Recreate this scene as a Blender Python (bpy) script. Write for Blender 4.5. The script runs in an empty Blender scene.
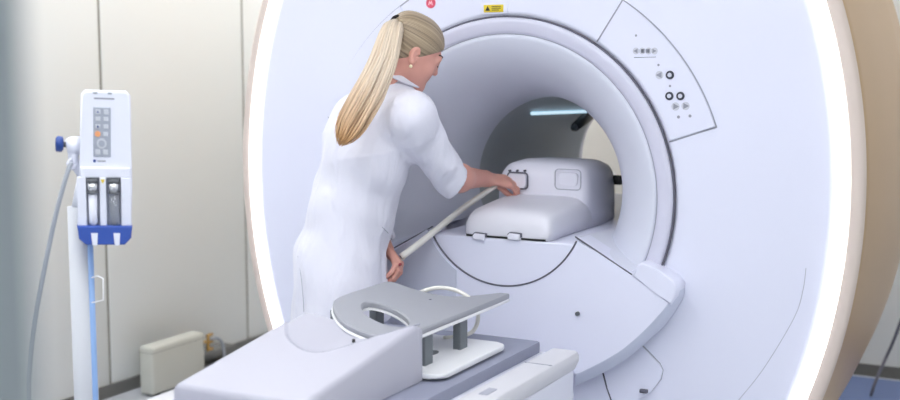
import bpy, bmesh, math, random
import numpy as np
from mathutils import Vector, Matrix
random.seed(7); rng = np.random.default_rng(7)
S = bpy.context.scene; C = S.collection
PI = math.pi

# ---------------------------------------------------------------- camera model
F = 1200.0
pit = math.atan(137/1200.0); psi = math.atan(635/1200.0*math.cos(pit))
fw = np.array([-math.sin(psi)*math.cos(pit), math.cos(psi)*math.cos(pit), -math.sin(pit)])
rt = np.array([math.cos(psi), math.sin(psi), 0.0]); up = np.cross(rt, fw)
def ray(x, y): return fw*F + rt*(x-450) + up*(200-y)
_d = ray(510, 205); CAM = np.array([0, 0, 1.0]) - _d*((1.45-1.0)/-_d[2])
def at(x, y, Y=None, X=None, Z=None, D=None):
    """world point seen at a pixel, on the plane Y= / X= / Z= or at depth D"""
    d = ray(x, y)
    if Y is not None: t = (Y-CAM[1])/d[1]
    elif X is not None: t = (X-CAM[0])/d[0]
    elif Z is not None: t = (Z-CAM[2])/d[2]
    else: t = D/F
    return CAM + d*t
IX, IZ = -0.02, 1.036          # bore axis
def at_tube(x, y, r, far=True):
    d = ray(x, y); o = CAM
    a = d[0]**2+d[2]**2; b = 2*((o[0]-IX)*d[0]+(o[2]-IZ)*d[2]); c = (o[0]-IX)**2+(o[2]-IZ)**2-r*r
    t = (-b+math.sqrt(max(0, b*b-4*a*c)))/(2*a)
    return o+d*t

# ---------------------------------------------------------------- materials
def lin(c): return tuple(((v/255)/12.92 if v/255 <= .04045 else ((v/255+.055)/1.055)**2.4) for v in c)
def mat(name, rgb, rough=.5, metal=0, bump=None, coat=0, trans=0, emit=None, noise=0, nscale=30, sss=0, spec=.5, sheen=0):
    m = bpy.data.materials.new(name); m.use_nodes = True
    nt = m.node_tree; b = nt.nodes['Principled BSDF']; L = nt.links
    col = (*lin(rgb), 1)
    b.inputs['Base Color'].default_value = col; b.inputs['Roughness'].default_value = rough
    b.inputs['Metallic'].default_value = metal; b.inputs['Coat Weight'].default_value = coat
    b.inputs['Transmission Weight'].default_value = trans; b.inputs['Specular IOR Level'].default_value = spec
    if sss: b.inputs['Subsurface Weight'].default_value = sss; b.inputs['Subsurface Radius'].default_value = (.01, .004, .002)
    if sheen: b.inputs['Sheen Weight'].default_value = sheen
    if emit: b.inputs['Emission Color'].default_value = (*emit[0], 1); b.inputs['Emission Strength'].default_value = emit[1]
    tc = nt.nodes.new('ShaderNodeTexCoord')
    if noise or bump:
        n = nt.nodes.new('ShaderNodeTexNoise'); n.inputs['Scale'].default_value = nscale; n.inputs['Detail'].default_value = 4
        L.new(tc.outputs['Object'], n.inputs['Vector'])
        if noise:
            r = nt.nodes.new('ShaderNodeMapRange'); r.inputs['To Min'].default_value = 1-noise; r.inputs['To Max'].default_value = 1+noise
            L.new(n.outputs['Fac'], r.inputs['Value'])
            v = nt.nodes.new('ShaderNodeVectorMath'); v.operation = 'SCALE'; v.inputs[0].default_value = col[:3]
            L.new(r.outputs[0], v.inputs['Scale']); L.new(v.outputs[0], b.inputs['Base Color'])
        if bump:
            n2 = nt.nodes.new('ShaderNodeTexNoise'); n2.inputs['Scale'].default_value = bump[0]; n2.inputs['Detail'].default_value = 3
            L.new(tc.outputs['Object'], n2.inputs['Vector'])
            bp = nt.nodes.new('ShaderNodeBump'); bp.inputs['Strength'].default_value = bump[1]; bp.inputs['Distance'].default_value = bump[2]
            L.new(n2.outputs['Fac'], bp.inputs['Height']); L.new(bp.outputs[0], b.inputs['Normal'])
    return m
M = {}
M['shell'] = mat('shell_white', (229, 231, 249), .32, coat=.15, noise=.01, nscale=3)
M['band'] = mat('ring_band_white', (212, 212, 230), .4)
M['flare'] = mat('bore_flare_white', (216, 219, 233), .38)
M['liner'] = mat('bore_liner_shade_grey', (176, 182, 188), .45)  # darker than the flare: shade deep in the bore put into the colour
M['shadegrey'] = mat('apron_shade_blue_grey', (206, 210, 227), .35)  # shadow on the left of the apron, put into the colour
M['rimgrey'] = mat('apron_rim_white', (208, 213, 232), .35)
M['champ'] = mat('champagne_cover', (194, 162, 124), .34, metal=.3, noise=.05, nscale=2)
M['flange'] = mat('pale_champagne', (222, 207, 198), .45)
M['led'] = mat('led_light', (255, 255, 255), .5, emit=((.93, .95, 1.0), 3.2))
M['seam'] = mat('dark_seam', (98, 98, 112), .7)
M['seam_soft'] = mat('soft_seam', (168, 170, 184), .7)
M['black'] = mat('black_plastic', (28, 28, 32), .45)
M['dkgrey'] = mat('dark_grey_plastic', (92, 96, 102), .5)
M['coil'] = mat('coil_white', (226, 226, 236), .45)
M['coil_l'] = mat('coil_panel_white', (232, 232, 244), .4)
M['tube'] = mat('cream_rubber', (232, 230, 224), .4)
M['plate'] = mat('grey_plate', (158, 160, 168), .5, noise=.02, nscale=20)
M['platew'] = mat('white_plate', (236, 237, 240), .35)
M['post'] = mat('post_grey', (104, 110, 116), .5)
M['box'] = mat('box_pale_grey', (182, 182, 195), .5, noise=.01, nscale=200)
M['mattress'] = mat('mattress_lavender', (146, 150, 170), .55, bump=(400, .2, .001))
M['table'] = mat('table_white', (228, 230, 242), .35)
M['tabler'] = mat('table_rail_grey', (212, 212, 218), .4)
M['floor'] = mat('floor_pale_grey', (196, 200, 208), .3, noise=.06, nscale=12)
M['ceiling'] = mat('ceiling_white', (238, 238, 236), .9)
M['wallm'] = mat('wall_panel_paint', (229, 232, 231), .6, noise=.008, nscale=2)
M['wallgap'] = mat('wall_joint_grey', (146, 146, 140), .8)
M['wallend'] = mat('door_jamb_grey', (140, 149, 154), .7)
M['bboard'] = mat('baseboard_grey', (108, 108, 106), .6)
M['heater'] = mat('box_offwhite', (199, 200, 192), .5)
M['brass'] = mat('brass', (190, 150, 84), .35, metal=.6)
M['blue'] = mat('blue_plastic', (52, 84, 170), .4)
M['navy'] = mat('navy_knob', (30, 66, 140), .4)
M['inj'] = mat('injector_white', (226, 229, 242), .4)
M['column'] = mat('column_white', (212, 215, 222), .45)
M['keypad'] = mat('keypad_grey', (164, 170, 184), .5)
M['keyw'] = mat('key_pale', (198, 202, 210), .5)
M['orange'] = mat('orange_key', (230, 160, 110), .5)
M['well'] = mat('well_grey', (168, 172, 186), .5)
M['silver'] = mat('silver', (214, 216, 220), .25, metal=.7)
M['clear'] = mat('clear_syringe', (215, 220, 228), .1, trans=.8)
M['yellow'] = mat('yellow_label', (226, 200, 40), .5)
M['ink'] = mat('ink_black', (40, 38, 30), .6)
M['red'] = mat('red_badge', (226, 84, 110), .5)
M['pink'] = mat('badge_mark_pink', (250, 190, 200), .5)
M['marks'] = mat('grey_print', (150, 152, 166), .6)
M['knobdark'] = mat('button_dark', (52, 54, 70), .4)
M['padpale'] = mat('key_pad_grey', (204, 206, 219), .45)
M['knobpale'] = mat('button_pale', (206, 208, 222), .4)
M['hose'] = mat('hose_grey', (158, 164, 174), .5)
M['striplit'] = mat('bore_lamp', (150, 205, 225), .4, emit=((.62, .85, 1.0), 1.0))
M['bluetrim'] = mat('pale_blue_trim', (150, 186, 236), .35)
M['skin'] = mat('skin', (218, 160, 146), .5, sss=.12, noise=.05, nscale=25)
M['lips'] = mat('lips', (190, 96, 96), .45)
M['lash'] = mat('lash_dark', (62, 44, 42), .7)
M['pearl'] = mat('pearl', (250, 236, 200), .2)
M['nail'] = mat('nail_polish', (150, 40, 60), .3)
M['coat'] = mat('white_coat_cloth', (229, 229, 242), .85, sheen=.2)
M['trouser'] = mat('trouser_cloth', (228, 230, 242), .85)
M['shoe'] = mat('shoe_white', (225, 225, 228), .5)
M['tie'] = mat('hair_tie_black', (26, 22, 24), .8)
M['lampw_added'] = mat('added_lamp_light', (255, 255, 255), .5, emit=((.975, .985, 1.0), 7.4))
M['lampf_added'] = mat('added_lamp_frame', (230, 230, 230), .5)
M['cabinet'] = mat('blue_box', (104, 122, 166), .5)

def wall_mat():
    m = M['wallm']; nt = m.node_tree; return m
def cloth_folds(m, strength=.5):
    nt = m.node_tree; L = nt.links; b = nt.nodes['Principled BSDF']
    tc = nt.nodes.new('ShaderNodeTexCoord'); mp = nt.nodes.new('ShaderNodeMapping')
    mp.inputs['Rotation'].default_value = (0, math.radians(35), 0); mp.inputs['Scale'].default_value = (9, 9, 3)
    n = nt.nodes.new('ShaderNodeTexNoise'); n.inputs['Scale'].default_value = 1.2; n.inputs['Detail'].default_value = 2.5; n.inputs['Distortion'].default_value = .6
    bp = nt.nodes.new('ShaderNodeBump'); bp.inputs['Strength'].default_value = strength; bp.inputs['Distance'].default_value = .03
    L.new(tc.outputs['Object'], mp.inputs[0]); L.new(mp.outputs[0], n.inputs['Vector']); L.new(n.outputs['Fac'], bp.inputs['Height']); L.new(bp.outputs[0], b.inputs['Normal'])
cloth_folds(M['coat'], .9); cloth_folds(M['trouser'], .4)

# ---------------------------------------------------------------- mesh helpers
def link_mesh(name, verts, faces, m, parent=None, smooth=True, kind=None):
    me = bpy.data.meshes.new(name); me.from_pydata([tuple(map(float, v)) for v in verts], [], faces)
    me.materials.append(m)
    me.validate(); me.update()
    if smooth:
        me.polygons.foreach_set('use_smooth', [True]*len(me.polygons))
    o = bpy.data.objects.new(name, me); C.objects.link(o)
    if parent: o.parent = parent
    if kind: o['kind'] = kind
    return o
def finish(name, bm, m, parent=None, smooth=False, auto=35, flat=()):
    me = bpy.data.meshes.new(name)
    bmesh.ops.recalc_face_normals(bm, faces=bm.faces[:])
    if smooth:
        for f_ in bm.faces: f_.smooth = True
        for f_ in flat: f_.smooth = False
        for e in bm.edges:
            if len(e.link_faces) == 2 and e.calc_face_angle(0) > math.radians(auto): e.smooth = False
    bm.to_mesh(me); bm.free()
    for q in (m if isinstance(m, (list, tuple)) else [m]): me.materials.append(q)
    o = bpy.data.objects.new(name, me); C.objects.link(o)
    if parent: o.parent = parent
    return o
def bm_box(bm, lo, hi, bev=0, seg=2, mtx=None):
    r = bmesh.ops.create_cube(bm, size=1); vs = r['verts']
    for v in vs:
        v.co = Vector([(lo[i]+hi[i])/2 + v.co[i]*(hi[i]-lo[i]) for i in range(3)])
    if bev:
        es = list({e for v in vs for e in v.link_edges})
        q = bmesh.ops.bevel(bm, geom=es, offset=bev, segments=seg, affect='EDGES', profile=.5)
        vs = list({v for v in q['verts']} | {v for v in vs if v.is_valid})
    if mtx is not None: bmesh.ops.transform(bm, matrix=mtx, verts=vs)
    return vs
def box(name, lo, hi, m, parent=None, bev=0, seg=2, mtx=None):
    bm = bmesh.new(); bm_box(bm, lo, hi, bev, seg, mtx)
    return finish(name, bm, m, parent, smooth=bool(bev), auto=50)
def prism(name, poly, d0, d1, m, parent=None, axis='Y', bev=0, seg=3, mtx=None, auto=35):
    """polygon in two axes extruded along the third"""
    bm = bmesh.new()
    def P(a, b, c): return {'Y': (a, c, b), 'Z': (a, b, c), 'X': (c, a, b)}[axis]
    v0 = [bm.verts.new(P(a, b, d0)) for a, b in poly]; v1 = [bm.verts.new(P(a, b, d1)) for a, b in poly]
    n = len(poly)
    f0 = bm.faces.new(v0[::-1]); f1 = bm.faces.new(v1)
    for i in range(n): bm.faces.new((v0[i], v0[(i+1) % n], v1[(i+1) % n], v1[i]))
    if bev:
        es = list({e for f_ in (f0, f1) for e in f_.edges})
        bmesh.ops.bevel(bm, geom=es, offset=bev, segments=seg, affect='EDGES', profile=.5)
    ai = {'Y': 1, 'Z': 2, 'X': 0}[axis]; bm.normal_update()
    flat = [f_ for f_ in bm.faces if abs(f_.normal[ai]) > .9999]
    if mtx is not None: bmesh.ops.transform(bm, matrix=mtx, verts=bm.verts[:])
    return finish(name, bm, m, parent, smooth=True, auto=auto, flat=flat)
def catmull(pts, n=8, closed=False):
    P = [np.array(p, float) for p in pts]; out = []; N = len(P)
    for i in range(N if closed else N-1):
        p0 = P[(i-1) % N] if closed or i > 0 else 2*P[0]-P[1]
        p1 = P[i]; p2 = P[(i+1) % N]; p3 = P[(i+2) % N] if closed or i+2 < N else 2*P[-1]-P[-2]
        for k in range(n):
            t = k/n; out.append(.5*((2*p1)+(-p0+p2)*t+(2*p0-5*p1+4*p2-p3)*t*t+(-p0+3*p1-3*p2+p3)*t**3))
    if not closed: out.append(P[-1])
    return out
def tube_data(pts, rad, sides=8, closed=False, flat=1.0):
    P = [np.array(p, float) for p in pts]; n = len(P); R = rad if hasattr(rad, '__len__') else [rad]*n
    V, Fc = [], []; nrm = None
    for i in range(n):
        a = P[(i-1) % n] if closed or i else P[i]; b = P[(i+1) % n] if closed or i < n-1 else P[i]
        t = b-a; t = t/(np.linalg.norm(t)+1e-12)
        if nrm is None:
            nrm = np.cross(t, [0, 0, 1]);
            if np.linalg.norm(nrm) < .1: nrm = np.cross(t, [1, 0, 0])
        nrm = nrm - t*np.dot(nrm, t); nrm /= np.linalg.norm(nrm)+1e-12; bn = np.cross(t, nrm)
        for k in range(sides):
            a_ = 2*PI*k/sides; V.append(P[i]+R[i]*(nrm*math.cos(a_)*flat+bn*math.sin(a_)))
    for i in range(n if closed else n-1):
        for k in range(sides):
            a = i*sides+k; b = i*sides+(k+1) % sides; c = ((i+1) % n)*sides+(k+1) % sides; d = ((i+1) % n)*sides+k
            Fc.append((a, b, c, d))
    if not closed:
        Fc.append(tuple(range(sides))[::-1]); Fc.append(tuple((n-1)*sides+k for k in range(sides)))
    return V, Fc
def tube(name, pts, rad, m, parent=None, sides=8, closed=False, flat=1.0):
    V, Fc = tube_data(pts, rad, sides, closed, flat); return link_mesh(name, V, Fc, m, parent)
def lathe(name, prof, m, parent=None, n=96, cx=IX, cz=IZ, a0=0, a1=2*PI):
    """profile of (r, Y) turned about the bore axis"""
    V, Fc = [], []; full = abs(a1-a0-2*PI) < 1e-6; cnt = n if full else n+1
    for k in range(cnt):
        a = a0+(a1-a0)*k/n
        for r, y in prof: V.append((cx+r*math.cos(a), y, cz+r*math.sin(a)))
    q = len(prof)
    for k in range(n):
        k2 = (k+1) % cnt
        for j in range(q-1): Fc.append((k*q+j, k2*q+j, k2*q+j+1, k*q+j+1))
    return link_mesh(name, V, Fc, m, parent)
def frame(origin, x, y, z):
    m = Matrix.Identity(4)
    for i, v in enumerate((x, y, z)):
        for j in range(3): m[j][i] = v[j]
    for j in range(3): m[j][3] = origin[j]
    return m
def thing(name, label, cat, loc=(0, 0, 0), group=None):
    o = bpy.data.objects.new(name, None); C.objects.link(o); o.location = loc; o.empty_display_size = .05
    o['label'] = label; o['category'] = cat
    if group: o['group'] = group
    return o
def adopt(root):
    """children are modelled in world space; keep them there under an Empty that stands at the base"""
    bpy.context.view_layer.update()
    inv = Matrix.Translation(root.location).inverted()
    for ch in root.children:
        if not ch.get('_a'):
            ch.matrix_parent_inverse = inv
def struct(o): o['kind'] = 'structure'; return o
def arc(cx, cz, r, a0, a1, n=40): return [(cx+r*math.cos(math.radians(a0+(a1-a0)*i/n)), cz+r*math.sin(math.radians(a0+(a1-a0)*i/n))) for i in range(n+1)]

# ---------------------------------------------------------------- signed distance modelling
class SDF:
    def __init__(s, lo, hi, h):
        s.lo = np.array(lo, float); s.h = h; s.n = np.ceil((np.array(hi)-s.lo)/h).astype(int)+1
        s.D = np.full(s.n, 1.0, np.float32)
    def _sl(s, lo, hi, mg):
        a = np.maximum(0, np.floor((np.array(lo)-mg-s.lo)/s.h).astype(int)); b = np.minimum(s.n, np.ceil((np.array(hi)+mg-s.lo)/s.h).astype(int)+1)
        sl = tuple(slice(int(p), int(max(p, q))) for p, q in zip(a, b))
        g = [(s.lo[i]+s.h*np.arange(sl[i].start, sl[i].stop)).astype(np.float32) for i in range(3)]
        X = np.stack(np.meshgrid(*g, indexing='ij'), -1)
        return sl, X
    def comb(s, sl, d, k, op='u'):
        o = s.D[sl]
        if op == 'u':
            if k > 0:
                h = np.maximum(k-np.abs(o-d), 0)/k; s.D[sl] = np.minimum(o, d)-h*h*k*.25
            else: s.D[sl] = np.minimum(o, d)
        else:
            d = -d
            if k > 0:
                h = np.maximum(k-np.abs(o-d), 0)/k; s.D[sl] = np.maximum(o, d)+h*h*k*.25
            else: s.D[sl] = np.maximum(o, d)
    def ell(s, c, r, k=.02, B=None, op='u'):
        c = np.array(c, float); R = max(r); sl, X = s._sl(c-R, c+R, k+.02)
        p = X-c
        if B is not None: p = p@np.array(B).T.astype(np.float32)     # B rows = local axes
        r = np.array(r, np.float32)
        k0 = np.linalg.norm(p/r, axis=-1); k1 = np.linalg.norm(p/(r*r), axis=-1)+1e-9
        s.comb(sl, k0*(k0-1)/k1, k, op)
    def cap(s, a, b, ra, rb, k=.02, op='u'):
        a = np.array(a, float); b = np.array(b, float); R = max(ra, rb)
        sl, X = s._sl(np.minimum(a, b)-R, np.maximum(a, b)+R, k+.015)
        ab = b-a; L2 = ab@ab; p = X-a; t = np.clip((p@ab)/L2, 0, 1)
        d = np.linalg.norm(p-t[..., None]*ab, axis=-1)-(ra+(rb-ra)*t)
        s.comb(sl, d, k, op)
    def ecap(s, a, b, ra, rb, side, k=.03, op='u'):
        """capsule with elliptical section; ra, rb = (along side, across side)"""
        a = np.array(a, float); b = np.array(b, float); R = max(*ra, *rb)
        sl, X = s._sl(np.minimum(a, b)-R, np.maximum(a, b)+R, k+.02)
        ab = b-a; L = np.linalg.norm(ab); ax = ab/L; sd = np.array(side, float); sd = sd-ax*(sd@ax); sd /= np.linalg.norm(sd); fr = np.cross(ax, sd)
        p = X-a; ta = p@ax; t = np.clip(ta/L, 0, 1); ex = ta-t*L
        rs = ra[0]+(rb[0]-ra[0])*t; rf = ra[1]+(rb[1]-ra[1])*t; m = np.minimum(rs, rf)
        q = np.sqrt((p@sd/rs)**2+(p@fr/rf)**2+(ex/m)**2)
        s.comb(sl, (q-1)*m, k, op)
    def mesh(s):
        D = s.D; neg = D < 0
        c = [neg[i:D.shape[0]-1+i, j:D.shape[1]-1+j, l:D.shape[2]-1+l] for i in (0, 1) for j in (0, 1) for l in (0, 1)]
        cnt = sum(x.astype(np.int8) for x in c); act = (cnt > 0) & (cnt < 8)
        I = np.argwhere(act); idx = -np.ones(act.shape, np.int64); idx[act] = np.arange(len(I))
        acc = np.zeros((len(I), 3)); w = np.zeros(len(I))
        off = [(i, j, l) for i in (0, 1) for j in (0, 1) for l in (0, 1)]
        val = {o: D[I[:, 0]+o[0], I[:, 1]+o[1], I[:, 2]+o[2]].astype(float) for o in off}
        for o in off:
            for ax in range(3):
                if o[ax]: continue
                o2 = list(o); o2[ax] = 1; o2 = tuple(o2); a, b = val[o], val[o2]; mk = (a < 0) != (b < 0)
                t = np.where(mk, a/(a-b+1e-20), 0)
                p = np.tile(np.array(o, float), (len(I), 1)); p[:, ax] += t
                acc[mk] += p[mk]; w[mk] += 1
        V = s.lo+s.h*(I+acc/w[:, None])
        Q = []
        for ax in range(3):
            u, v = (ax+1) % 3, (ax+2) % 3
            sa = [slice(None)]*3; sb = [slice(None)]*3; sa[ax] = slice(0, -1); sb[ax] = slice(1, None)
            ch = neg[tuple(sa)] != neg[tuple(sb)]; E = np.argwhere(ch)
            ok = (E[:, u] > 0) & (E[:, v] > 0) & (E[:, u] < D.shape[u]-1) & (E[:, v] < D.shape[v]-1); E = E[ok]
            st = neg[E[:, 0], E[:, 1], E[:, 2]]
            def ci(du, dv):
                q = E.copy(); q[:, u] -= du; q[:, v] -= dv; return idx[q[:, 0], q[:, 1], q[:, 2]]
            q = np.stack([ci(1, 1), ci(0, 1), ci(0, 0), ci(1, 0)], 1)
            q[~st] = q[~st][:, ::-1]; Q.append(q)
        return V, np.concatenate(Q)
    def obj(s, name, m, parent=None, fn=None):
        V, Q = s.mesh()
        if fn is not None: V = fn(V)
        return link_mesh(name, V, Q.tolist(), m, parent)


# ================================================================ ROOM
WX = -2.1
FL = struct(box('floor', (-2.25, -5.2, -.1), (2.7, 2.4, 0), M['floor']))
struct(box('ceiling', (-2.25, -5.2, 2.75), (2.7, 2.4, 2.85), M['ceiling']))
wl = bpy.data.objects.new('wall_left', None); C.objects.link(wl); struct(wl)
wl_core = box('wall_joint_backing', (-2.25, -5.2, 0), (WX-.004, 2.4, 2.75), M['wallgap'], wl)
jy = [-5.1, -4.42, -3.46, -2.5, -1.54, -.575, .395, 1.375, 2.35]
for a, b in zip(jy[:-1], jy[1:]):
    box('wall_panel', (WX-.02, a+.008, 0), (WX, b-.008, 2.75), M['wallm'], wl, bev=.003)
struct(box('wall_back', (WX, 2.3, 0), (2.55, 2.4, 2.75), M['wallm']))
struct(box('wall_right', (2.55, -5.2, 0), (2.7, 2.4, 2.75), M['wallm']))
struct(box('wall_front', (WX, -5.2, 0), (2.55, -5.1, 2.75), M['wallm']))
struct(box('door_1_frame_post', (1.03, -3.17, 0), (1.168, -3.05, 2.75), M['wallend'], bev=.006))
struct(box('baseboard_left', (WX, -3.05, 0), (WX+.012, 2.3, .055), M['bboard']))
struct(box('baseboard_back', (WX+.012, 2.288, 0), (2.55, 2.3, .055), M['bboard']))
k = 0
for (x, y) in [(-1.4, -2.6), (.1, -2.6), (1.6, -2.6), (-1.4, -1.5), (.1, -1.5), (1.6, -1.5), (-1.5, .25), (-1.45, 1.6), (-.2, 1.9), (.4, -4.1), (1.8, 1.2)]:  # unseen panels, added and placed to brighten the left wall and gantry
    t = thing('added_ceiling_light', 'added flat square ceiling light panel with thin white frame, out of view', 'ceiling light', (x, y, 2.75), 'added ceiling light panels')
    w, h = (.6, .3)
    bm = bmesh.new()
    for lo, hi in (((x-w, y-h, 2.735), (x+w, y-h+.03, 2.75)), ((x-w, y+h-.03, 2.735), (x+w, y+h, 2.75)), ((x-w, y-h+.03, 2.735), (x-w+.03, y+h-.03, 2.75)), ((x+w-.03, y-h+.03, 2.735), (x+w, y+h-.03, 2.75))):
        bm_box(bm, lo, hi)
    finish('added_lamp_frame', bm, M['lampf_added'], t)
    box('diffuser', (x-w+.03, y-h+.03, 2.74), (x+w-.03, y+h-.03, 2.749), M['lampw_added'], t)
    adopt(t)

# low box on the floor by the left wall, with its fittings
t = thing('wall_cabinet_box', 'off-white low box on the floor against the panelled wall', 'box', (-2.02, .5, 0))
A_ = at(137, 397, Z=0.0)
bx0 = -1.995; bx1 = -1.915; by0 = at(152, 348, X=bx1)[1]; by1 = at(205, 331, X=bx1)[1]; bz = at(152, 348, X=bx1)[2]
box('casing', (bx0, by0, .007), (bx1, by1, bz), M['heater'], t, bev=.015, seg=3)
for yy in (by0+.04, by1-.06): box('foot', (bx0+.015, yy, 0), (bx1-.015, yy+.02, .009), M['black'], t)
box('lid_joint', (bx0+.003, by0-.001, bz-.028), (bx1+.001, by1+.001, bz-.026), M['wallgap'], t)
adopt(t)
t = thing('brass_valve', 'small brass valve bracket on the wall with a curved grey pipe', 'valve', (WX, by1+.1, .3))
by = by1+.045; zz = at(207, 343, X=-1.95)[2]; by = at(207, 343, X=-1.95)[1]; vx = -1.95
box('bracket', (vx-.005, by, zz-.038), (vx+.006, by+.014, zz+.038), M['brass'], t, bev=.002)
for dz in (-.034, 0, .034):
    tube('valve_stub', [(vx, by, zz+dz), (vx, by+.04, zz+dz)], .007, M['brass'], t)
tube('bracket_arm', [(WX, by+.01, zz), (vx, by+.01, zz)], .008, M['brass'], t)
tube('pipe', catmull([(vx, by+.03, zz+.01), (vx, by+.07, zz+.01), (vx, by+.11, zz-.02), (vx, by+.125, zz-.08), (vx, by+.125, 0)], 6), .007, M['hose'], t)
adopt(t)
q = box('outlet_plate', (WX+.012, by1+.09, .055), (WX+.1, by1+.34, .085), M['bboard'], bev=.004)
q['label'] = 'dark flat floor duct at the wall beyond the low box'; q['category'] = 'cable duct'

# right corner behind the scanner
q = prism('floor_mat', [(.62, 1.62), (2.0, 1.62), (2.0, 2.22), (.62, 2.22)], 0.0005, .012, M['cabinet'], axis='Z', bev=.003)
q['label'] = 'blue-grey floor mat behind the scanner by the back wall'; q['category'] = 'mat'
q = tube('wall_cable', catmull([at(902, 318, Y=2.2), at(893, 342, Y=2.2), at(884, 362, Y=2.18), at(875, 383, Y=1.92), (at(870, 399, Y=1.9)), (at(866, 415, Y=1.9))], 8), .007, M['seam'])
q['label'] = 'dark cable hanging in a curve behind the scanner at its right side'; q['category'] = 'cable'

# ================================================================ SCANNER
G = thing('scanner', 'large white round scanner gantry with lit rim and champagne side cover', 'medical scanner', (IX, .65, 0))
NE = 200; ECX, ECZ = -.016, 1.07
def ering(a, b, Y, cx=ECX, cz=ECZ, zmin=.012):
    return [(cx+a*math.cos(2*PI*k/NE), Y, max(zmin, cz+b*math.sin(2*PI*k/NE))) for k in range(NE)]
def cring(r, Y): return [(IX+r*math.cos(2*PI*k/NE), Y, IZ+r*math.sin(2*PI*k/NE)) for k in range(NE)]
def loft(name, rings, m, parent, closed=False):
    V = [p for r in rings for p in r]; n = len(rings[0]); Fc = []
    for i in range(len(rings)-(0 if closed else 1)):
        i2 = (i+1) % len(rings)
        for k in range(n): Fc.append((i*n+k, i*n+(k+1) % n, i2*n+(k+1) % n, i2*n+k))
    return link_mesh(name, V, Fc, m, parent)
LA, LB = 1.007, 1.362     # led inner ellipse
def fy(t): return .006+.046*t**1.6
def mixring(t):
    c = np.array([(IX+.562*math.cos(2*PI*k/NE), IZ+.562*math.sin(2*PI*k/NE)) for k in range(NE)])
    e = np.array([(ECX+LA*math.cos(2*PI*k/NE), ECZ+LB*math.sin(2*PI*k/NE)) for k in range(NE)])
    p = c*(1-t)+e*t; return [(x, fy(t), max(.012, z)) for x, z in p]
def face_y(x, z):
    lo, hi = 0., 1.
    for _ in range(24):
        t = (lo+hi)/2
        ca = ((1-t)*.562+t*LA); cb = ((1-t)*.562+t*LB); cx = IX*(1-t)+ECX*t; cz = IZ*(1-t)+ECZ*t
        if ((x-cx)/ca)**2+((z-cz)/cb)**2 > 1: lo = t
        else: hi = t
    return fy(lo)
def at_face(px, py):
    Y = .02
    for _ in range(4): p = at(px, py, Y=Y); Y = face_y(p[0], p[2])
    return at(px, py, Y=Y)
loft('front_cover', [cring(.562, .02)]+[mixring(t) for t in (0, .02, .1, .2, .3, .4, .5, .6, .7, .8, .9, .96, 1)]+[ering(LA, LB, .07)], M['shell'], G)
led = loft('rim_light', [ering(LA+.001, LB+.001, .062), ering(LA+.002, LB+.002, .048), ering(LA+.012, LB+.01, .043), ering(LA+.03, LB+.024, .043), ering(LA+.040, LB+.033, .048), ering(LA+.041, LB+.034, .062)], M['led'], G)
loft('rim_flange', [ering(LA+.041, LB+.034, .07), ering(LA+.042, LB+.035, .05), ering(LA+.046, LB+.038, .047), ering(LA+.07, LB+.062, .052), ering(LA+.078, LB+.07, .06), ering(LA+.08, LB+.072, .085), ering(LA+.07, LB+.062, .11)], M['flange'], G)
loft('side_cover', [ering(LA+.045, LB+.05, .10), ering(LA+.062, LB+.06, .115), ering(LA+.072, LB+.07, .2), ering(LA+.082, LB+.085, .5), ering(LA+.075, LB+.09, 1.0), ering(LA+.055, LB+.08, 1.38), ering(LA+.03, LB+.05, 1.44), ering(LA-.02, LB-.0, 1.47), ering(LA-.2, LB-.2, 1.5), cring(.5, 1.53), cring(.42, 1.55)], M['champ'], G)
# bore: lip band, flare, liner, rear flare
loft('bore_lip', [cring(.557, .03), cring(.5565, -.005), cring(.552, -.012), cring(.54, -.012), cring(.515, -.006), cring(.5065, .0), cring(.5045, .006)], M['band'], G)
fl = [(.5045, .004), (.5025, -.001), (.498, -.003), (.488, 0), (.46, .014), (.43, .035), (.40, .063), (.37, .10), (.345, .145), (.325, .20), (.311, .26), (.302, .33), (.2985, .42)]
lathe('bore_flare', fl, M['flare'], G, n=160)
lathe('bore_liner', [(.2985, .42), (.297, .55), (.2972, 1.1), (.300, 1.40)], M['liner'], G, n=128)
lathe('rear_flare', [(.300, 1.40), (.31, 1.46), (.34, 1.51), (.38, 1.54), (.43, 1.55)], M['flare'], G, n=128)
tube('seam_line', [(p[0], -.003, p[2]) for p in cring(.5595, 0)][::2], .0034, M['seam'], G, sides=6, closed=True)
tube('seam_line', [(p[0], .001, p[2]) for p in cring(.5055, 0)][::2], .0018, M['seam_soft'], G, sides=6, closed=True)
def seam(pts, r=.0022, m='seam_soft', par=None, lift=0): return tube('seam_line', [(x, face_y(x, z)-lift, z) for x, z in pts], r, M[m], par or G, sides=6)
# control panel wedge
cp = prism('control_panel', arc(IX, IZ, .572, 18.9, 57.2, 30)+arc(IX, IZ, .712, 57.2, 18.9, 34), .004, .03, M['shell'], G, bev=.002)
seam(arc(IX, IZ, .7135, 18.5, 62, 50), .0024, 'seam_soft')
seam([(IX+r*math.cos(math.radians(57.5)), IZ+r*math.sin(math.radians(57.5))) for r in (.567, .6, .65, .7135)], .0024)
seam([(IX+r*math.cos(math.radians(18.6)), IZ+r*math.sin(math.radians(18.6))) for r in (.567, .6, .65, .7135)], .0026)
seam(arc(IX, IZ, .7135, 112, 161.4, 50), .0024)
seam([(IX+r*math.cos(math.radians(161.4)), IZ+r*math.sin(math.radians(161.4))) for r in (.567, .6, .65, .7135)], .0024)
pl = prism('side_panel', arc(IX, IZ, .572, 122.8, 161.1, 30)+arc(IX, IZ, .712, 161.1, 122.8, 34), .004, .03, M['shell'], G, bev=.002)
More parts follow.
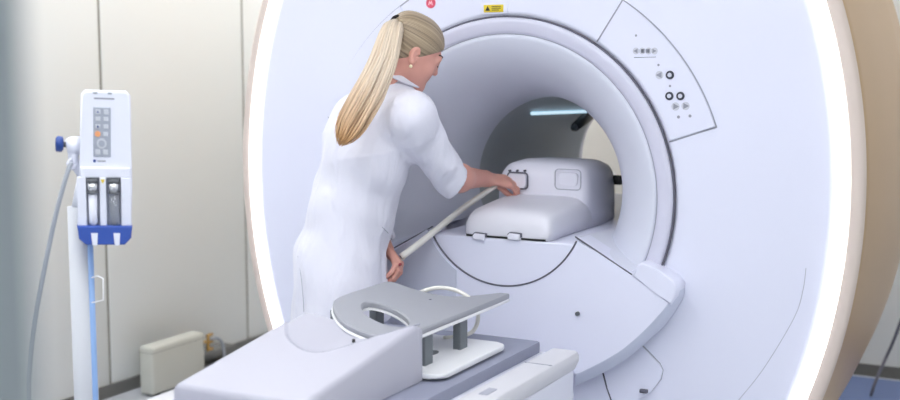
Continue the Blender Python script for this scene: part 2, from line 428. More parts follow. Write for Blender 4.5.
# faint outer seam near the lower right rim
seam([tuple(p) for p in catmull([np.array(at_face(*q))[[0, 2]] for q in ((806, 268), (803, 290), (794, 318), (764, 368), (738, 401))], 8)], .0009)
def disc(name, px, py, r, m, parent, lift=.003, th=.004, n=24, plane=None):
    p = at(px, py, Y=.004) if plane is None else at(px, py, Y=plane)
    y = p[1]
    return prism(name, [(p[0]+r*math.cos(2*PI*k/n), p[2]+r*math.sin(2*PI*k/n)) for k in range(n)], y-lift, y+th, m, parent, bev=r*.15 if r > .006 else 0, seg=2)
def tri(px, py, s, ang, m, parent, y=.0035):
    p = at(px, py, Y=.004)
    return prism('arrow_mark', [(p[0]+s*math.cos(math.radians(ang+a)), p[2]+s*math.sin(math.radians(ang+a))) for a in (0, 125, 235)], y-.0005, y+.002, m, parent)
for px, py in ((636, 51), (642.2, 51), (648.5, 51), (654.5, 51), (659.5, 75), (675.5, 106.5), (685.5, 106)):
    disc('key_pad', px, py, .0115 if py < 60 else .014, M['padpale'], cp, lift=.0002)
for px, s in ((636, 180), (643, 180), (647.5, 0), (654, 0)): tri(px, 51, .008, s, M['marks'], cp)
for px in (642.2, 648.5):
    p = at(px, 51, Y=.004); prism('arrow_mark', [(p[0]-.0035, p[2]-.006), (p[0]+.0035, p[2]-.006), (p[0]+.0035, p[2]+.006), (p[0]-.0035, p[2]+.006)], .003, .006, M['marks'], cp)
p0 = at(634, 57.5, Y=.004); p1 = at(656, 57, Y=.004)
tube('printed_line', [(p0[0], .0035, p0[2]), (p1[0], .0035, p1[2])], .0008, M['marks'], cp, sides=4)
for px, py in ((636, 35.5), (658.5, 65), (670, 86)):
    disc('indicator', px, py, .0035, M['marks'], cp, lift=.0005)
for px, py in ((670, 75), (669.5, 96), (680.5, 96)):
    b = disc('push_button', px, py, .0125, M['knobdark'], cp, lift=.004)
    disc('button_cap', px, py, .0065, M['knobpale'], b, lift=.0055)
tri(659.5, 75, .011, 180, M['marks'], cp); tri(675.5, 106.5, .011, 0, M['marks'], cp); tri(685.5, 106, .011, 0, M['marks'], cp)
for px, py in ((678.5, 117), (690, 116)): disc('indicator', px, py, .0045, M['marks'], cp, lift=.0005)
# red round badge and yellow laser label above the bore
p = at_face(431, 3)
rb = prism('red_badge', [(p[0]+.017*math.cos(2*PI*k/30), p[2]+.017*math.sin(2*PI*k/30)) for k in range(30)], p[1]-.003, p[1]+.004, M['red'], G, bev=.001)
prism('badge_mark', [(p[0]-.009, p[2]-.007), (p[0]-.004, p[2]+.008), (p[0], p[2]+.002), (p[0]+.004, p[2]+.008), (p[0]+.009, p[2]-.007), (p[0]+.005, p[2]-.007), (p[0]+.0035, p[2]-.001), (p[0], p[2]-.005), (p[0]-.0035, p[2]-.001), (p[0]-.005, p[2]-.007)], p[1]-.0036, p[1]-.0028, M['pink'], rb)
pa, pb = at_face(484.5, 12.5), at_face(504, 4.5)
yl = box('warning_label', (pa[0], pa[1]-.006, pa[2]), (pb[0], pa[1]+.002, pb[2]), M['yellow'], G, bev=.0008)
base = box('label_backing', (pa[0]-.012, pa[1]-.004, pa[2]-.006), (pb[0]+.012, pa[1]+.002, pb[2]+.004), M['shell'], G, bev=.0008)
zc = (pa[2]+pb[2])/2; hh = (pb[2]-pa[2])
def tr(x, z, s): return [(x-s, z-s*.8), (x+s, z-s*.8), (x, z+s*.9)]
prism('warning_triangle', tr(pa[0]+.014, zc, hh*.38), pa[1]-.0065, pa[1]-.005, M['ink'], yl)
for i in range(3):
    box('print_line', (pa[0]+.028, pa[1]-.0065, zc+hh*(.22-.24*i)), (pb[0]-.008-.006*(i == 2), pa[1]-.005, zc+hh*(.22-.24*i)+.0022), M['ink'], yl)
# apron in front of the lower bore
AY = -.07; AYb = .035
def ap(px, py): p = at(px, py, Y=AY); return (p[0], p[2])
pc = (0.004, 1.031); pr = .279
e1 = ap(575, 237); a1 = math.degrees(math.atan2(e1[1]-pc[1], e1[0]-pc[0]))
R1 = [ap(632, 275)]; R2 = [ap(638, 264), ap(643, 262.5), ap(656, 269.5), ap(668, 277.5), ap(673, 284), ap(672.5, 294)]
R3 = [ap(669, 301), ap(659, 315), ap(643, 332), ap(622, 350), ap(600, 363), ap(576, 375)]
lastr = R3[-1]
R3 = [tuple(p) for p in catmull([np.array(q) for q in [R2[-1]]+R3], 5)][1:]
R4 = [(lastr[0]*f_, lastr[1]-.035*(1-f_)) for f_ in (.75, .5, .25)]
right = R1+R2+R3+R4
mir = [(2*pc[0]-x, z) for x, z in right][::-1]
up_arc = arc(pc[0], pc[1], pr+.0015, 180-a1 if False else -180-a1, a1, 48)
poly = [(x, z) for x, z in right]+[(pc[0], lastr[1]-.035)]+mir+up_arc
apr = prism('lower_apron', poly, AY, AYb, M['shell'], G, bev=.008, seg=3)
ro = [at(x, y, Y=AY+.035) for x, y in ((672, 276), (679, 285), (679, 300), (664, 324), (647, 341), (626, 359), (605, 372), (576, 386))]
ri = [(ap(668, 277.5)), (ap(673, 284)), ap(672, 299), ap(659, 315), ap(643, 332), ap(622, 350), ap(600, 363), ap(576, 375)]
ro = catmull([np.array([p[0], p[2]]) for p in ro], 6); ri = catmull([np.array(p) for p in ri], 6)
for s in (1, -1):
    V = []
    for a_, b_ in zip(ri, ro):
        for (p, y) in ((a_*.985+np.array([pc[0], 1.031])*.015, AY+.003), (a_, AY-.0005), (a_*.97+b_*.03, AY), (a_*.5+b_*.5, AY+.010), (b_, AY+.035), (b_, .05)):
            V.append((p[0] if s > 0 else 2*pc[0]-p[0], y, p[1]))
    Fc = [(k*6+j, k*6+j+1, (k+1)*6+j+1, (k+1)*6+j) for k in range(len(ri)-1) for j in range(5)]
    link_mesh('apron_rim', V, Fc, M['rimgrey'], G)
# white funnel surface between apron top edge and bore, both sides
for s in (1, -1):
    V = []; NJ = 8; NK = 12; th = math.radians(-24 if s > 0 else -156)
    for k in range(NK+1):
        u_ = k/NK; fr = np.array([pc[0]+s*(e1[0]-pc[0]+(R1[0][0]+.012-e1[0])*u_), AY+.006, e1[1]+(R1[0][1]-.006-e1[1])*u_-.001])
        r_ = .306+(.50-.306)*u_; y_ = np.interp(r_, [q[0] for q in fl][::-1], [q[1] for q in fl][::-1])
        bk = np.array([IX+(r_+.004)*math.cos(th), y_+.004, IZ+(r_+.004)*math.sin(th)])
        V.append((fr[0], AY+.02, fr[2]-.02))
        for j in range(NJ+1):
            t_ = j/NJ; p = fr*(1-t_)+bk*t_; p[2] += .0*math.sin(PI*t_); V.append(tuple(p))
    q_ = NJ+2; Fc = [(k*q_+j, k*q_+j+1, (k+1)*q_+j+1, (k+1)*q_+j) for k in range(NK) for j in range(q_-1)]
    link_mesh('funnel_shoulder', V, Fc, M['flare'], G)
cap_poly = [ap(632.5, 276), ap(638, 264), ap(643, 262), ap(657, 269.5), ap(672, 279), ap(677.5, 287), ap(676, 297), ap(671, 305), ap(655, 292)]
for s in (1, -1):
    prism('corner_cap', [((x if s > 0 else 2*pc[0]-x), z) for x, z in cap_poly], AY-.005, AYb, M['shell'], G, bev=.006, seg=3, auto=60)
zl = .9
aa = math.degrees(math.asin((pc[1]-zl)/pr))
plug = prism('bore_floor', arc(pc[0], pc[1], pr, -180+aa, -aa, 50), AY+.001, 1.36, M['shell'], G, bev=.006)
tube('seam_line', [(x, AY-.0005, z) for x, z in arc(pc[0], pc[1], pr+.0008, -180-a1+2, a1-2, 60)], .0028, M['seam'], G, sides=6)
for s in (1, -1):
    q = [(pc[0]+s*(e1[0]-pc[0]+(R1[0][0]-e1[0])*k/6), AY+.001, e1[1]+(R1[0][1]-e1[1])*k/6+.001) for k in range(7)]
    tube('seam_line', q, .0024, M['seam'], G, sides=6)
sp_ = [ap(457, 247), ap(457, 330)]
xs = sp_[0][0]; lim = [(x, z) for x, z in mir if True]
# added sheet on the apron's left, shadow painted in grey-blue
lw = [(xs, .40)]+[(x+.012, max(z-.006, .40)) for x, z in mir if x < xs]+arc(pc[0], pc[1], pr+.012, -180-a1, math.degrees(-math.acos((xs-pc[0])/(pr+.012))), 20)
shade_panel = prism('apron_shade_panel', lw, AY-.0035, AY+.01, M['shadegrey'], G, bev=.0012)
kn = disc('lock_knob', 578, 313.5, .0065, M['dkgrey'], G, lift=.01, plane=AY)
# hatch flap below the apron
def fp(px, py): p = at_face(px, py); return (p[0], p[2])
fl_ = [fp(604, 373), fp(608, 388), fp(613, 402), fp(622, 410), fp(652, 391), fp(661, 379), fp(663, 370), fp(660, 364), fp(641, 345), fp(622, 355)]
hp = catmull([(x, 0, z) for x, z in fl_], 6, closed=True)
prism('service_hatch', fl_, .006, .03, M['shell'], G, bev=.002)
seam([fp(603, 373), fp(607, 388), fp(612, 402)], .0028, 'seam'); seam([fp(640, 343), fp(650, 353), fp(660, 363.5), fp(663, 370), fp(661, 379), fp(652, 390), fp(632, 401)], .0024)
q_ = fp(645, 390); box('hatch_latch', (q_[0]-.012, -.006, q_[1]-.006), (q_[0]+.012, .02, q_[1]+.005), M['seam'], G, bev=.002)
# bore lamp strip and in-bore camera
p0, p1 = at_tube(532, 113.5, .288), at_tube(586, 111.5, .288)
d_ = [p0+(p1-p0)*k/6 for k in range(7)]
tube('bore_lamp', d_, .0062, M['striplit'], G, sides=10)
p0, p1 = at_tube(575, 127, .25), at_tube(588, 116, .275)
ic = tube('bore_camera', [p0, p0+(p1-p0)*.5, p1+(p1-p0)*.3], [.018, .022, .024], M['black'], G, sides=16)
tube('camera_lens', [p0-(p1-p0)*.12, p0+(p1-p0)*.02], .012, M['dkgrey'], ic, sides=16)
adopt(G)

# ================================================================ COIL IN THE BORE
K = thing('scanner_coil', 'white moulded head coil lying on the bore floor', 'scanner coil', (0, .3, .9))
def csec(Y, xc, w, zt, e=.42, zb=.902, n=40):
    out = []
    for k in range(n+1):
        a = PI*k/n; c_, s_ = math.cos(a), math.sin(a)
        out.append((xc+w*math.copysign(abs(c_)**e, c_), Y, zb+(zt-zb)*abs(s_)**e))
    return out
def coilmesh(name, secs, m, par, e=.42):
    rings = [csec(*s_, e=e) for s_ in secs]; V = [p for r in rings for p in r]; n = len(rings[0]); Fc = []
    for i in range(len(rings)-1):
        for k in range(n-1): Fc.append((i*n+k, i*n+k+1, (i+1)*n+k+1, (i+1)*n+k))
        Fc.append((i*n+n-1, i*n, (i+1)*n, (i+1)*n+n-1))
    Fc.append(tuple(range(n))[::-1]); Fc.append(tuple((len(rings)-1)*n+k for k in range(n)))
    o = link_mesh(name, V, Fc, m, par)
    return o
xc = .0
coilmesh('chest_section', [(-.064, .017, .12, .925), (-.062, .017, .138, .945), (-.052, .016, .147, .972), (-.03, .014, .15, .986), (0, .012, .152, .993), (.08, .006, .156, .997), (.16, .002, .158, 1.002), (.23, 0, .16, 1.006), (.31, 0, .16, 1.008), (.33, 0, .15, 1.0)], M['coil'], K, e=.4)
coilmesh('head_section', [(.262, -.008, .150, 1.06), (.266, -.008, .157, 1.08), (.285, -.008, .166, 1.106), (.31, -.008, .168, 1.116), (.40, -.008, .170, 1.12), (.52, -.010, .160, 1.114), (.60, -.012, .146, 1.10), (.635, -.012, .134, 1.07), (.65, -.012, .11, 1.03)], M['coil_l'], K, e=.34)
HY = .2615
def hp3(px, py, y=HY): p = at(px, py, Y=y); return (p[0], p[2])
def rrect(x0, x1, z0, z1, r, n=5):
    out = []
    for cx, cz, a0 in ((x1-r, z1-r, 0), (x0+r, z1-r, 90), (x0+r, z0+r, 180), (x1-r, z0+r, 270)):
        out += arc(cx, cz, r, a0, a0+90, n)
    return out
a_, b_ = hp3(508, 188), hp3(528, 173)
tube('release_rim', [(x, HY-.003, z) for x, z in rrect(a_[0], b_[0], a_[1], b_[1], .012)], .0028, M['seam'], K, sides=6, closed=True)
rl = prism('release_handle', rrect(a_[0]+.004, b_[0]-.004, a_[1]+.004, b_[1]-.004, .009), HY-.012, HY+.01, M['coil_l'], K, bev=.004)
for px in (509.5, 517, 524.5):
    p = hp3(px, 170.8); prism('indicator_dot', [(p[0]+.0035*math.cos(2*PI*k/12), p[1]+.0035*math.sin(2*PI*k/12)) for k in range(12)], HY-.002, HY+.008, M['knobdark'], K)
a_, b_ = hp3(555, 189), hp3(581, 170)
tube('cover_outline', [(x, HY-.0005, z) for x, z in rrect(a_[0], b_[0], a_[1], b_[1], .014)], .0016, M['seam_soft'], K, sides=6, closed=True)
prism('cover_plate', rrect(a_[0]+.014, b_[0]-.012, a_[1]+.014, b_[1]-.012, .01), HY-.003, HY+.01, M['coil_l'], K, bev=.002)
# base tray, dark gap and latches
prism('base_tray', rrect(-.128, .155, -.066, .3, .012), .9005, .907, M['black'], K, axis='Z')
for px in (479, 514):
    p = at(px, 236, Y=-.075)
    lt = prism('latch', [(p[0]-.02, p[2]-.012), (p[0]+.02, p[2]-.012), (p[0]+.02, p[2]+.006), (p[0]-.014, p[2]+.008), (p[0]-.02, p[2]+.002)], -.082, -.055, M['coil_l'], K, bev=.003)
    prism('latch_gap', [(p[0]-.023, p[2]-.004), (p[0]+.023, p[2]-.004), (p[0]+.023, p[2]+.009), (p[0]-.016, p[2]+.011), (p[0]-.023, p[2]+.005)], -.074, -.052, M['seam'], lt)
p0 = at(608, 180, Y=.5); p1 = at(626, 180, Y=.6)
pq = at(616, 180, Y=.60)
box('plug', (pq[0]-.05, .585, pq[2]-.016), (pq[0]+.022, .62, pq[2]+.016), M['black'], K, bev=.004)
tube('plug_cord', catmull([(pq[0]+.015, .605, pq[2]), (pq[0]+.03, .66, pq[2]-.01), (pq[0]+.03, .75, pq[2]-.04), (pq[0]+.02, .85, .95), (pq[0], .9, .912)], 6), .010, M['black'], K)
adopt(K)

# ================================================================ TABLE
T = thing('scanner_table', 'white patient table with raised side rails in front of the scanner', 'patient table', (IX, -1.3, 0))
TZ = .632; TR = .382; TY1 = -.30; TY0 = -2.35
def rail(s):
    sec = [(0, -.03), (.0, -.004), (.004, 0), (.07, -.0), (.078, -.004), (.082, -.012), (.082, -.03), (.07, -.055), (0, -.055)]
    x1 = IX+s*TR
    V = []
    for y in (TY0, TY1-.02, TY1-.005, TY1): 
        sh = .006 if y == TY1 else (.001 if y == TY1-.005 else 0)
        V += [(x1-s*(.082-a)+(-s*sh if a > .04 else 0), y, TZ+b-(sh if b > -.02 else 0)) for a, b in sec]
    n = len(sec); Fc = [(i*n+k, i*n+(k+1) % n, (i+1)*n+(k+1) % n, (i+1)*n+k) for i in range(3) for k in range(n)]
    Fc += [tuple(range(n)), tuple(3*n+k for k in range(n))[::-1]]
    bm = bmesh.new(); vs = [bm.verts.new(v) for v in V]
    for f_ in Fc: bm.faces.new([vs[i] for i in f_])
    return finish('side_rail', bm, M['tabler'], T, smooth=True, auto=30)
rail(1); rail(-1)
box('bed_pan', (IX-.30, TY0, .575), (IX+.30, TY1-.005, .618), M['table'], T, bev=.006)
def body_sec(y, k=1.0): return [(IX+s*a*k, b) for s, a, b in ((-1, .372, .577), (-1, .370, .50), (-1, .352, .40), (-1, .27, .31), (1, .27, .31), (1, .352, .40), (1, .370, .50), (1, .372, .577))]
prism('table_body', body_sec(0), TY0+.02, TY1-.012, M['table'], T, bev=.012, auto=40)
prism('column', rrect(IX-.17, IX+.17, -1.75, -.75, .06), .08, .36, M['table'], T, axis='Z', bev=.01)
prism('foot_plate', rrect(IX-.27, IX+.27, -1.95, -.55, .08), .0, .08, M['tabler'], T, axis='Z', bev=.015)
box('docking_arm', (IX-.1, -.56, .2), (IX+.1, .012, .33), M['table'], T, bev=.02)
p = at(488, 392, Z=TZ); box('rail_catch', (p[0]-.012, p[1]-.03, TZ-.002), (p[0]+.012, p[1]+.03, TZ+.003), M['seam_soft'], T, bev=.002)
for yy in (-.5, -.95, -1.5):
    tube('rail_joint', [(IX+TR-.083, yy, TZ+.0005), (IX+TR-.002, yy, TZ+.0005)], .0012, M['seam_soft'], T, sides=5)
adopt(T)
MT = prism('table_mattress', rrect(IX-.268, IX+.268, -2.3, TY1-.02, .008), .619, .65, M['mattress'], axis='Z', bev=.006)
MT['label'] = 'thin lavender grey mattress lying between the white table rails'; MT['category'] = 'mattress'

# ================================================================ PALE GREY WEDGE BOX
MZ = .6505
bw = thing('positioning_box', 'pale grey sloping positioning box with scooped top on the mattress', 'positioning box', (IX, -1.13, MZ))
X0, X1, Y0, Y1 = -.198, .158, -1.385, -.862
def ztop(x, y):
    t = (y+1.40)/(Y1+1.40); z = .722+.080*max(t, -.6)
    return z
nx, ny = 72, 110
# scoop outline by back-projection onto the sloping top
def on_top(px, py):
    Z = .78
    for _ in range(6): p = at(px, py, Z=Z); Z = ztop(p[0], p[1])
    return p
sc = [on_top(*q)[:2] for q in [(286, 326), (287, 334), (294, 344), (309, 352), (328, 351), (352, 344), (385, 333), (420, 322.5)]]
sc = np.array(catmull(sc, 8)); 
def side_of(x, y):
    P = np.array([x, y]); d = np.linalg.norm(sc-P, axis=1); i = int(np.argmin(d)); j = min(max(i, 1), len(sc)-2)
    tg = sc[j+1]-sc[j-1]; v = P-sc[j]; s_ = tg[0]*v[1]-tg[1]*v[0]
    return d[i]*(1 if s_ > 0 else -1)
bm = bmesh.new(); gv = []
for j in range(ny+1):
    row = []
    for i in range(nx+1):
        x = X0+(X1-X0)*i/nx; y = Y0+(Y1-Y0)*j/ny; z = ztop(x, y)
        sd = side_of(x, y)
        if sd > 0: z -= .006*min(1, sd/.003)+.022*(1-math.exp(-sd/.03))*min(1, max(.0, (x+.17)/.15))
        # rounded rim
        ed = min(x-X0, X1-x, Y1-y, y-Y0); 
        if ed < .012: z -= .012-math.sqrt(max(0, .012**2-(.012-ed)**2))
        row.append(bm.verts.new((x, y, z)))
    gv.append(row)
for j in range(ny):
    for i in range(nx): bm.faces.new((gv[j][i], gv[j][i+1], gv[j+1][i+1], gv[j+1][i]))
edge = [gv[0][i] for i in range(nx+1)]+[gv[j][nx] for j in range(1, ny+1)]+[gv[ny][i] for i in range(nx-1, -1, -1)]+[gv[j][0] for j in range(ny-1, 0, -1)]
bot = [bm.verts.new((v.co.x, v.co.y, MZ+.001)) for v in edge]; n = len(edge)
for k in range(n): bm.faces.new((edge[k], bot[k], bot[(k+1) % n], edge[(k+1) % n]))
bm.faces.new(bot[::-1])
finish('shell', bm, M['box'], bw, smooth=True, auto=50)
tube('scoop_seam', [(x, y, ztop(x, y)-.0012) for x, y in sc[8:]], .0018, M['seam_soft'], bw, sides=6)
p = on_top(353.5, 332); tube('vent_hole', [(p[0], p[1], p[2]-.03), (p[0], p[1], p[2]-.018)], .004, M['black'], bw, sides=10)
adopt(bw)

# ================================================================ GREY HEAD PLATE ON POSTS
hpl = thing('headrest_coil', 'curved grey plate with an oval hole on dark posts over a white base', 'headrest', (0, -.66, MZ))
prism('base_plate', rrect(-.225, .212, -.862, -.462, .035), MZ+.007, MZ+.020, M['platew'], hpl, axis='Z', bev=.005)
prism('base_pad', rrect(-.205, .192, -.842, -.482, .03), MZ+.0002, MZ+.008, M['black'], hpl, axis='Z')
for x in (.118, -.15):
    for y in (-.775, -.575):
        prism('post', rrect(x-.012, x+.012, y-.022, y+.022, .003), MZ+.012, .752 if x > 0 else .79, M['post'], hpl, axis='Z', bev=.002)
    if x > 0: prism('base_hole_rim', [(x-.045+.02*math.cos(a), -.665+.032*math.sin(a)) for a in np.linspace(0, 2*PI, 25)[:-1]], MZ+.0195, MZ+.0206, M['post'], hpl, axis='Z')
def pz(x, y):
    u = (x+.02)/.15
    z = .783-.022*u+.0*y
    z += .006*u*u
    return z
outl = [(-.17, -.74), (-.150, -.80), (-.10, -.865), (-.03, -.92), (.05, -.945), (.11, -.93), (.13, -.86), (.132, -.7), (.132, -.5), (.130, -.30), (.124, -.275), (.108, -.285), (.075, -.36), (.03, -.435), (-.02, -.462), (-.09, -.468), (-.155, -.468), (-.17, -.485), (-.172, -.6)]
outl = [tuple(p) for p in catmull([np.array(q) for q in outl], 6, closed=True)]
hole = [(-.008+.093*math.cos(a)-.0*math.sin(a), -.765+.0*math.cos(a)-.05*math.cos(a)+.062*math.sin(a)) for a in np.linspace(0, 2*PI, 49)[:-1]]
def plate(name, outl, hole, dz0, dz1, m, par, grow=0, inset=.004):
    cen = np.mean(np.array(hole), axis=0); bm = bmesh.new()
    def ang(p): return math.atan2(p[1]-cen[1], p[0]-cen[0])
    n = 160
    def sample(poly, th):
        d = np.array([math.cos(th), math.sin(th)]); best = 0
        P = np.array(poly)-cen
        for i in range(len(P)):
            a, b = P[i], P[(i+1) % len(P)]; e = b-a; den = d[0]*e[1]-d[1]*e[0]
            if abs(den) < 1e-12: continue
            t = (a[0]*e[1]-a[1]*e[0])/den; s_ = (a[0]*d[1]-a[1]*d[0])/den
            if t > 0 and -1e-9 <= s_ <= 1+1e-9: best = max(best, t)
        return best
    rings = []
    ths = [2*PI*k/n for k in range(n)]
    ho = [sample(hole, t) for t in ths]; oo = [sample(outl, t)+grow for t in ths]
    prof = [(0, .003), (.0, 1), (.0, 0)]
    cols = []
    for k, th in enumerate(ths):
        h_, o_ = ho[k], oo[k]; d = (math.cos(th), math.sin(th)); col = []
        rs = [(h_, dz0), (h_, dz1-inset), (h_+inset, dz1)]+[(h_+inset+(o_-h_-2*inset)*f_, dz1) for f_ in (.2, .4, .6, .8)]+[(o_-inset, dz1), (o_, dz1-inset), (o_, dz0+inset), (o_-inset, dz0)]+[(h_+(o_-h_)*f_, dz0) for f_ in (.75, .5, .25)]
        for r_, z_ in rs:
            x = cen[0]+r_*d[0]; y = cen[1]+r_*d[1]; col.append(bm.verts.new((x, y, pz(x, y)+z_)))
        cols.append(col)
    q = len(cols[0])
    for k in range(n):
        for j in range(q): bm.faces.new((cols[k][j], cols[(k+1) % n][j], cols[(k+1) % n][(j+1) % q], cols[k][(j+1) % q]))
    return finish(name, bm, m, par, smooth=True, auto=40)
plate('top_plate', outl, hole, -.010, .006, M['plate'], hpl)
plate('under_shell', outl, hole, -.018, -.0095, M['platew'], hpl, grow=.004)
p = at(430, 300, Z=.785); tube('plate_hole', [(p[0], p[1], pz(p[0], p[1])+.0063), (p[0], p[1], pz(p[0], p[1])+.0055)], .005, M['seam'], hpl, sides=12)
adopt(hpl)
pts = [at(412, 299, Y=-.455), at(420, 292.5, Y=-.44), at(436, 288, Y=-.42), at(453, 289.5, Y=-.41), at(468, 297, Y=-.405), at(477, 310, Y=-.40), at(477.5, 322, Y=-.405), at(472, 332, Y=-.42)]
pts.append(np.array([pts[-1][0]-.02, -.45, MZ+.022])); pts.append(np.array([pts[-1][0]-.03, -.50, MZ+.022]))
q = tube('coil_cable', catmull(pts, 8), .0062, M['tube']); q['label'] = 'thin white cable looping up behind the grey plate'; q['category'] = 'cable'

# ================================================================ INJECTOR
o_ = at(103, 168, D=3.0)
ev = np.array([o_[0]-CAM[0], o_[1]-CAM[1], 0]); ev /= np.linalg.norm(ev); ex = np.cross(ev, [0, 0, 1.0]); ez = np.array([0, 0, 1.0]); tl = math.radians(2.4)
ex2 = ex*math.cos(tl)-ez*math.sin(tl); ez2 = ex*math.sin(tl)+ez*math.cos(tl); ey2 = np.cross(ez2, ex2)   # ey2 points away from camera
FM = frame(o_, ex2, ey2, ez2)
def LP(px, py): return ((px-103)/430.0+(py-168)/400*math.sin(tl)*1.0, (168-py)/400.0)
def lpoly(pts): return [LP(*p) for p in pts]
J = thing('contrast_injector', 'white double-syringe injector with grey keypad and blue base on a column', 'injector', tuple(at(79, 300, D=3.06)[:2])+(0,))
prism('housing', lpoly([(87, 91), (130, 91), (134, 95), (133, 180), (131, 226), (75, 226), (78, 180), (83, 95)]), 0, .075, M['inj'], J, bev=.006, mtx=FM)
prism('front_skirt', lpoly([(79, 167), (131, 167), (131, 178), (79, 178)]), -.012, .01, M['inj'], J, bev=.005, mtx=FM)
for xs0, xs1 in ((76, 85), (99, 105.5), (121, 131)):
    prism('divider', lpoly([(xs0, 177), (xs1, 177), (xs1, 227), (xs0-1, 227)]), -.016, .01, M['inj'], J, bev=.003, mtx=FM)
for x0, x1 in ((85, 99), (105.5, 121)):
    prism('syringe_well', lpoly([(x0, 178), (x1, 178), (x1, 227), (x0, 227)]), -.001, .012, M['well'], J, mtx=FM)
prism('blue_base', lpoly([(74.5, 225), (131.5, 225), (130, 237), (123, 244), (83, 244), (76, 238)]), -.03, .06, M['blue'], J, bev=.004, mtx=FM)
for x0 in (89.5, 112.5):
    prism('nozzle_slot', lpoly([(x0-1, 232), (x0+6, 232), (x0+5, 244.5), (x0, 244.5)]), -.0315, -.02, M['inj'], J, bev=.001, mtx=FM)
kp = prism('keypad', lpoly([(95, 107.5), (113, 107.5), (111.5, 157), (93.5, 157)]), -.002, .01, M['keypad'], J, bev=.0015, mtx=FM)
for (px, py, w, h) in [(99.5, 112, 5, 5), (108, 112, 5, 5), (99.3, 119, 5, 4), (107.5, 119, 5, 4), (99, 126.5, 5, 4), (107.3, 126.5, 5, 4), (106.7, 134, 5, 4), (98, 152, 5, 5), (106, 152, 5, 5)]:
    prism('key', lpoly([(px-w/2, py-h/2), (px+w/2, py-h/2), (px+w/2, py+h/2), (px-w/2, py+h/2)]), -.0035, .0, M['keyw'], kp, bev=.0008, mtx=FM)
for (px, py, r, m_, nm) in [(98.7, 134, 3.0, 'orange', 'orange_key'), (102.5, 143.5, 5.2, 'keyw', 'dial_ring'), (102.5, 143.5, 3.2, 'keypad', 'dial')]:
    prism(nm, lpoly([(px+r*math.cos(a), py+r*math.sin(a)) for a in np.linspace(2*PI, 0, 21)[:-1]]), -.004-(.001 if nm == 'dial' else 0), 0, M[m_], kp, mtx=FM)
for px, py in ((99.5, 112), (99, 126.5)): prism('key_symbol', lpoly([(px-1.3, py+1), (px, py-1.3), (px+1.3, py+1)]), -.0045, -.003, M['navy'], kp, mtx=FM)
prism('logo_dot', lpoly([(94.5+1.5*math.cos(a), 161+1.5*math.sin(a)) for a in np.linspace(2*PI, 0, 15)[:-1]]), -.001, .005, M['navy'], J, mtx=FM)
prism('logo_line', lpoly([(97.5, 160.5), (106, 160.5), (106, 161.7), (97.5, 161.7)]), -.0006, .005, M['marks'], J, mtx=FM)
prism('name_line', lpoly([(96, 98), (117, 98), (117, 99.6), (96, 99.6)]), -.0006, .005, M['marks'], J, mtx=FM)
for px in (97.5, 112.5): prism('top_vent', lpoly([(px-2.2, 92.5), (px+2.2, 92.5), (px+2.2, 94.5), (px-2.2, 94.5)]), -.001, .005, M['hose'], J, mtx=FM)
prism('yellow_sticker', lpoly([(100, 179), (104.5, 179), (102.3, 183)]), -.0172, -.015, M['yellow'], J, mtx=FM)
def L3(px, py, y): a, b = LP(px, py); v = FM @ Vector((a, y, b)); return np.array(v)
for i, xx in enumerate((91.5, 113.5)):
    s_ = thing('syringe', ['empty left syringe with a silver plunger cap in the injector', 'right syringe with a clear barrel and silver plunger cap in the injector'][i], 'syringe', tuple(L3(xx-.4, 224, -.012)), 'syringes in the injector')
    tube('plunger_seat', [L3(xx, 178.5, -.012), L3(xx, 183, -.012)], .0135, M['dkgrey'], s_, sides=20)
    tube('plunger_cap', [L3(xx, 183, -.013), L3(xx-.1, 191.5, -.013)], [.0125, .0105], M['silver'], s_, sides=20)
    tube('flange', [L3(xx-.1, 191.5, -.012), L3(xx-.1, 193, -.012)], .0145, M['dkgrey'], s_, sides=20)
    if i: tube('barrel', [L3(xx-.1, 193, -.012), L3(xx-.4, 222, -.012), L3(xx-.4, 226, -.012)], [.0125, .0125, .004], M['clear'], s_, sides=20)
    else: tube('barrel', [L3(xx-.1, 193, -.012), L3(xx-.3, 222, -.012), L3(xx-.3, 226, -.012)], [.0105, .0105, .004], M['inj'], s_, sides=20)
    adopt(s_)
cb = at(83, 300, D=3.12); cx_, cy_ = cb[0], cb[1]; ct = at(83, 205, D=3.12)[2]
tube('column', [(cx_, cy_, .07), (cx_, cy_, ct)], .031, M['column'], J, sides=40)
e_ = rt*.036-np.array([-fw[0], -fw[1], 0])*.0
tube('column_trim', [(cx_+rt[0]*.0275-fw[0]*.015, cy_+rt[1]*.0275-fw[1]*.015, .07), (cx_+rt[0]*.0275-fw[0]*.015, cy_+rt[1]*.0275-fw[1]*.015, ct-.02)], .008, M['bluetrim'], J, sides=10)
tube('column_neck', [np.array([cx_, cy_, ct-.01]), L3(85, 180, .06)], .022, M['inj'], J, sides=16)
for k in range(5):
    a = 2*PI*k/5+.4; c_, s__ = math.cos(a), math.sin(a)
    lg = tube('base_leg', [(cx_, cy_, .085), (cx_+.13*c_, cy_+.13*s__, .075), (cx_+.27*c_, cy_+.27*s__, .062)], [.03, .022, .015], M['inj'], J, sides=12)
    tube('caster', [(cx_+.27*c_+.012*s__, cy_+.27*s__-.012*c_, .026), (cx_+.27*c_-.012*s__, cy_+.27*s__+.012*c_, .026)], .026, M['dkgrey'], lg, sides=18)
